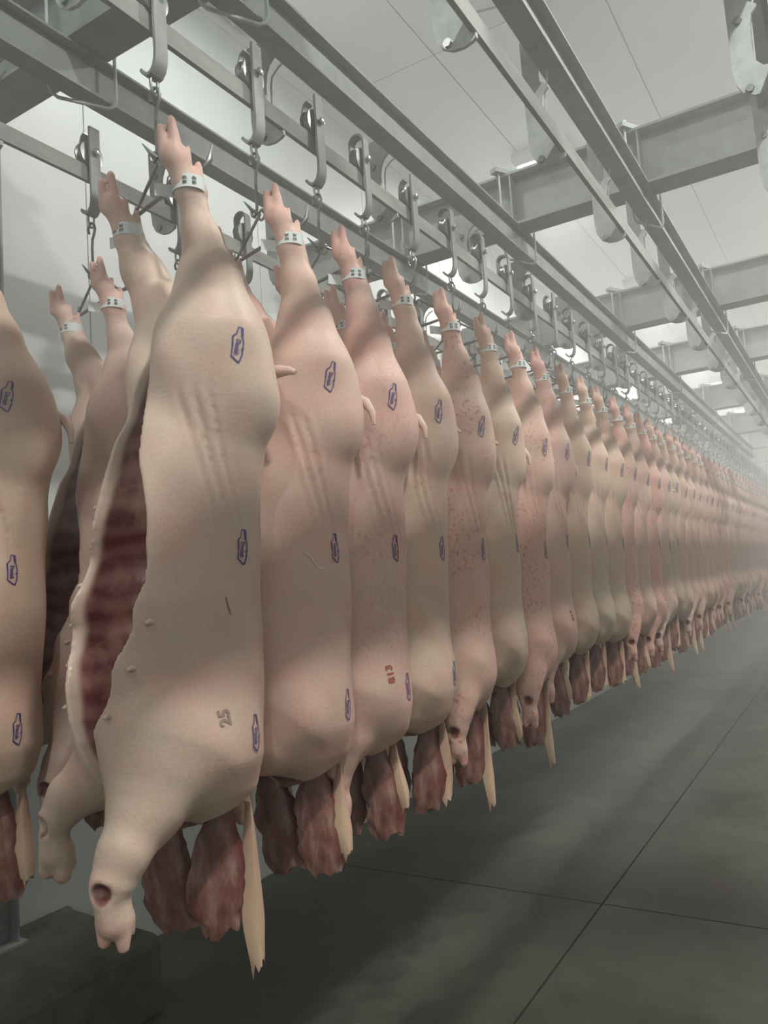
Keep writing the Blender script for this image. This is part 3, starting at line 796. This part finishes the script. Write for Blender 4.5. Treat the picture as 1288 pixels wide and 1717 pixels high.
def build_variant(key):
    P = SPEC[key]; P['key'] = key; body, cav_ = carcass_mesh(P, P['h'])
    t = empty('pig_carcass', (0, 0, 0))
    ob = obj('body', body, t); obj('cavity_lining', cav_, t)
    vs = [v.co for v in body.vertices]; bvh = BVHTree.FromPolygons([tuple(c) for c in vs], [tuple(p.vertices) for p in body.polygons])
    # tail
    hz = .50 - ZB
    h = bvh.ray_cast(Vector((.05, .4, hz)), Vector((0, -1, 0)), .5)
    obj('tail', TAILS[P['tail']], t, h[0] + Vector((0, -.004, 0)), (0, 0, -.3))
    # stamps
    for (z, az) in ((.52, 24), (.10, 33), (-.28, 31))[:P['stamps']]:
        a = math.radians(az)
        me = project(*STAMP, bvh, (0, 0, z - ZB), a, M['ink'], 'ink_stamp', rot=-.12, sc_=.76)
        if me: obj('ink_stamp', me, t)
    if key in 'ac':
        me = project(*flat_text('25' if key == 'a' else '813', .032), bvh, (0, 0, -.235 - ZB), math.radians(6), M['faint' if key == 'a' else 'redink'], 'ink_number')
        if me: obj('ink_number', me, t)
    # teats along both cut edges
    op = P['open']
    for s in (1, -1):
        for k in range(7):
            z = .30 - k * .085
            for xo in np.arange(.05, .15, .008):
                h = bvh.ray_cast(Vector((s * xo, -.5, z - ZB)), Vector((0, 1, 0)), .6)
                if h[0] and h[0].y < -.12: break
            h = bvh.ray_cast(Vector((s * (xo + .014), -.5, z - ZB)), Vector((0, 1, 0)), .6)
            if h[0] and h[0].y < -.08: obj('teat', teat_me, t, h[0], (0, 0, s * .5))
    # tags
    for i, s in enumerate((1, -1)):
        tm, tp = TAGS[(ord(key) + i) % 3]
        g_ = obj('ankle_tag', tm, t, (s*.134, -.006 + .025*s, .872 - ZB), (0, 0, .2 if s > 0 else -.5)); obj('print', tp, g_)
    # cheeks and strips under the neck
    k = ord(key)
    obj('cheek_flap', FLAPS[k % 5], t, (.025, .065, -.43 - ZB), (0, 0, -.2)); obj('cheek_flap', FLAPS[(k+1) % 5], t, (-.04, -.035, -.42 - ZB), (.08, 0, -.35))
    o_ = obj('skin_strip', STRIPS[k % 4], t, (.035, .115, -.44 - ZB), (.06, 0, -.1))
    if key == 'b':
        vs2, fs2 = strokes([(-.03, .02), (-.015, .012), (-.008, -.002), (-.002, -.016), (.008, -.020), (.018, -.018)], .0035, False)
        me = project(vs2, fs2, bvh, (0, 0, .07 - ZB), math.radians(12), M['pale'], 'scratch'); obj('scratch', me, t)
    if key == 'a':
        vs2, fs2 = strokes([(-.004, .018), (0, .0), (.005, -.018)], .0025, False)
        me = project(vs2, fs2, bvh, (0, 0, -.02 - ZB), math.radians(18), M['redink'], 'scratch'); obj('scratch', me, t)
    return t
for k in SPEC: VAR[k] = build_variant(k)

BLOT = {}
# ------------------------------------------------------------------ the rows
ORD = ['first', 'second', 'third', 'fourth', 'fifth', 'sixth', 'seventh', 'eighth', 'ninth', 'tenth', 'eleventh', 'twelfth', 'thirteenth', 'fourteenth', 'fifteenth', 'sixteenth',
       'seventeenth', 'eighteenth', 'nineteenth', 'twentieth']
T_FLAT, T_LOOP, GAM = trolley('flat'), trolley('loop'), gambrel()
used = set()
def inst(proto, loc, rz, scale=1.0):
    o = proto if proto.name not in used else copy_tree(proto)
    used.add(proto.name)
    o.location = loc; o.rotation_euler = (0, 0, rz); o.scale = (scale,) * 3
    return o
rnd = random.Random(12)
A = [  # y of the hook, variant, twist of the body (deg), width scale, label
    (1.243, 'a', 24, 1.0, 'largest pig carcass, nearest in the front row, belly cavity open beside its near flank'),
    (1.597, 'b', 27, 1.0, 'pale pig carcass second in the front row, curled tail, pale scratch on its flank'),
    (1.886, 'c', 26, 1.0, 'pinkish pig carcass third in the front row, red number printed on its shoulder'),
    (2.153, 'd', 24, 1.0, 'greenish tinted pig carcass fourth in the front row'),
    (2.48, 'e', 22, 1.0, 'red speckled pig carcass fifth in the front row, foreleg with dark cut wrist'),
    (2.80, 'b', 18, .97, 'pale pig carcass sixth in the front row, between two redder speckled carcasses'),
    (3.105, 'e', 20, 1.0, 'pink pig carcass seventh in the front row, stub tail at its back'),
    (3.407, 'c', 20, .96, None)]
y = 3.72
while y < 19.5:
    A.append((y, rnd.choice('abcde'), 18 + rnd.uniform(-5, 5), .95 + rnd.uniform(-.02, .03), None)); y += .315 + rnd.uniform(-.015, .02)
def hang_row(row, X, rowname, base_lab):
    for i, (y, v, tw, s, lab) in enumerate(row):
        o_ = ORD[i] if i < 20 else None
        far = 'far down the ' + rowname + ' row in the haze'
        rz = -math.radians(tw)
        cxx, cyy = X + .03, y - .03
        kk = s * 1.0
        dz = (1 - kk) * 1.0
        t = inst(VAR[v], (cxx, cyy, H + ZB + (.93 - ZB) * (1 - kk)), rz, kk)
        grp = 'pig carcasses hanging in the ' + rowname + ' row'
        tag(t, lab or ('pale pig carcass, %s of the %s row counted from the near end' % (o_, rowname) if o_ else 'pale pig carcass ' + far), 'carcass', grp if o_ else 'far ' + grp)
        tr = inst(T_FLAT if (i < 3 or i % 5 == 4) else T_LOOP, (X, y, H + 1.36), 0)
        tag(tr, 'steel wheel trolley with hook carrying the %s carcass of the %s row' % (o_, rowname) if o_ else 'steel wheel trolley with hook ' + far, 'trolley', 'trolleys on the %s rail' % rowname if o_ else 'far trolleys on the %s rail' % rowname)
        gb = inst(GAM, (X + .015, y, H + 1.025), rz * .55)
        tag(gb, 'bent steel gambrel spreading the hind legs of the %s carcass in the %s row' % (o_, rowname) if o_ else 'bent steel gambrel ' + far, 'gambrel', 'gambrels of the %s row' % rowname if o_ else 'far gambrels of the %s row' % rowname)
hang_row(A, RAILS['front'], 'front', '')
Brow = [(1.165, 'b', 26, 1.0, 'pig carcass at the picture edge, nearest in the row along the white wall'), (1.583, 'a', 22, .97, 'pig carcass second in the wall row, half hidden behind the largest carcass')]
y = 1.95
while y < 5.0: Brow.append((y, rnd.choice('bcde'), 22, .97, None)); y += .36
hang_row(Brow, RAILS['wall'], 'wall', '')

# remove prototypes never placed
for p in list(VAR.values()) + [T_FLAT, T_LOOP, GAM]:
    if p.name not in used:
        for c in list(p.children_recursive): bpy.data.objects.remove(c)
        bpy.data.objects.remove(p)

# ------------------------------------------------------------------ scraps on the floor
for i, (x, y_, lab) in enumerate(((-1.42, 1.75, 'small red scrap of meat on the dark floor under the second carcass'), (-1.55, 2.15, 'thin red scrap of meat on the dark floor near the third carcass'))):
    r = random.Random(i); mb = MB(); pts = [(.0, 0, .004), (.012, .006, .006), (.028, .008, .005), (.04, .004, .003)]
    mb.tube(pts, [.003, .007, .006, .002], 8); tag(mb.build('meat_scrap', M['meat'], smooth=True, loc=(x, y_, 0)), lab, 'scrap')

# ------------------------------------------------------------------ haze
hz = empty('haze', (0, 0, 0)); tag(hz, 'cold white mist filling the room', 'haze', None, 'stuff')
ZC = H + CEIL - .001
for k, (ya, yb, za, zc, dens) in enumerate(((Y0, 2.2, .001, H + .15, .008), (Y0, 2.2, H + .15, ZC, .058), (2.2, 4.4, .001, H + .15, .02), (2.2, 4.4, H + .15, ZC, .06),
                                            (4.4, 7.5, .001, H + .15, .045), (4.4, 7.5, H + .15, ZC, .08), (7.5, 12, .001, ZC, .10), (12, Y1, .001, ZC, .16))):
    m = bpy.data.materials.new('cold_haze'); m.use_nodes = True; N = m.node_tree.nodes; L = m.node_tree.links
    N.remove(N['Principled BSDF'])
    vs_ = N.new('ShaderNodeVolumeScatter'); vs_.inputs['Color'].default_value = (.97, .985, .97, 1); vs_.inputs['Density'].default_value = dens; vs_.inputs['Anisotropy'].default_value = .2
    L.new(vs_.outputs[0], N['Material Output'].inputs['Volume'])
    h_ = MB().box(WX + .001, RX - .001, ya + .001, yb - .001, za, zc - (.001 if zc < ZC else 0)).build('mist', m, hz); h_['kind'] = 'stuff'
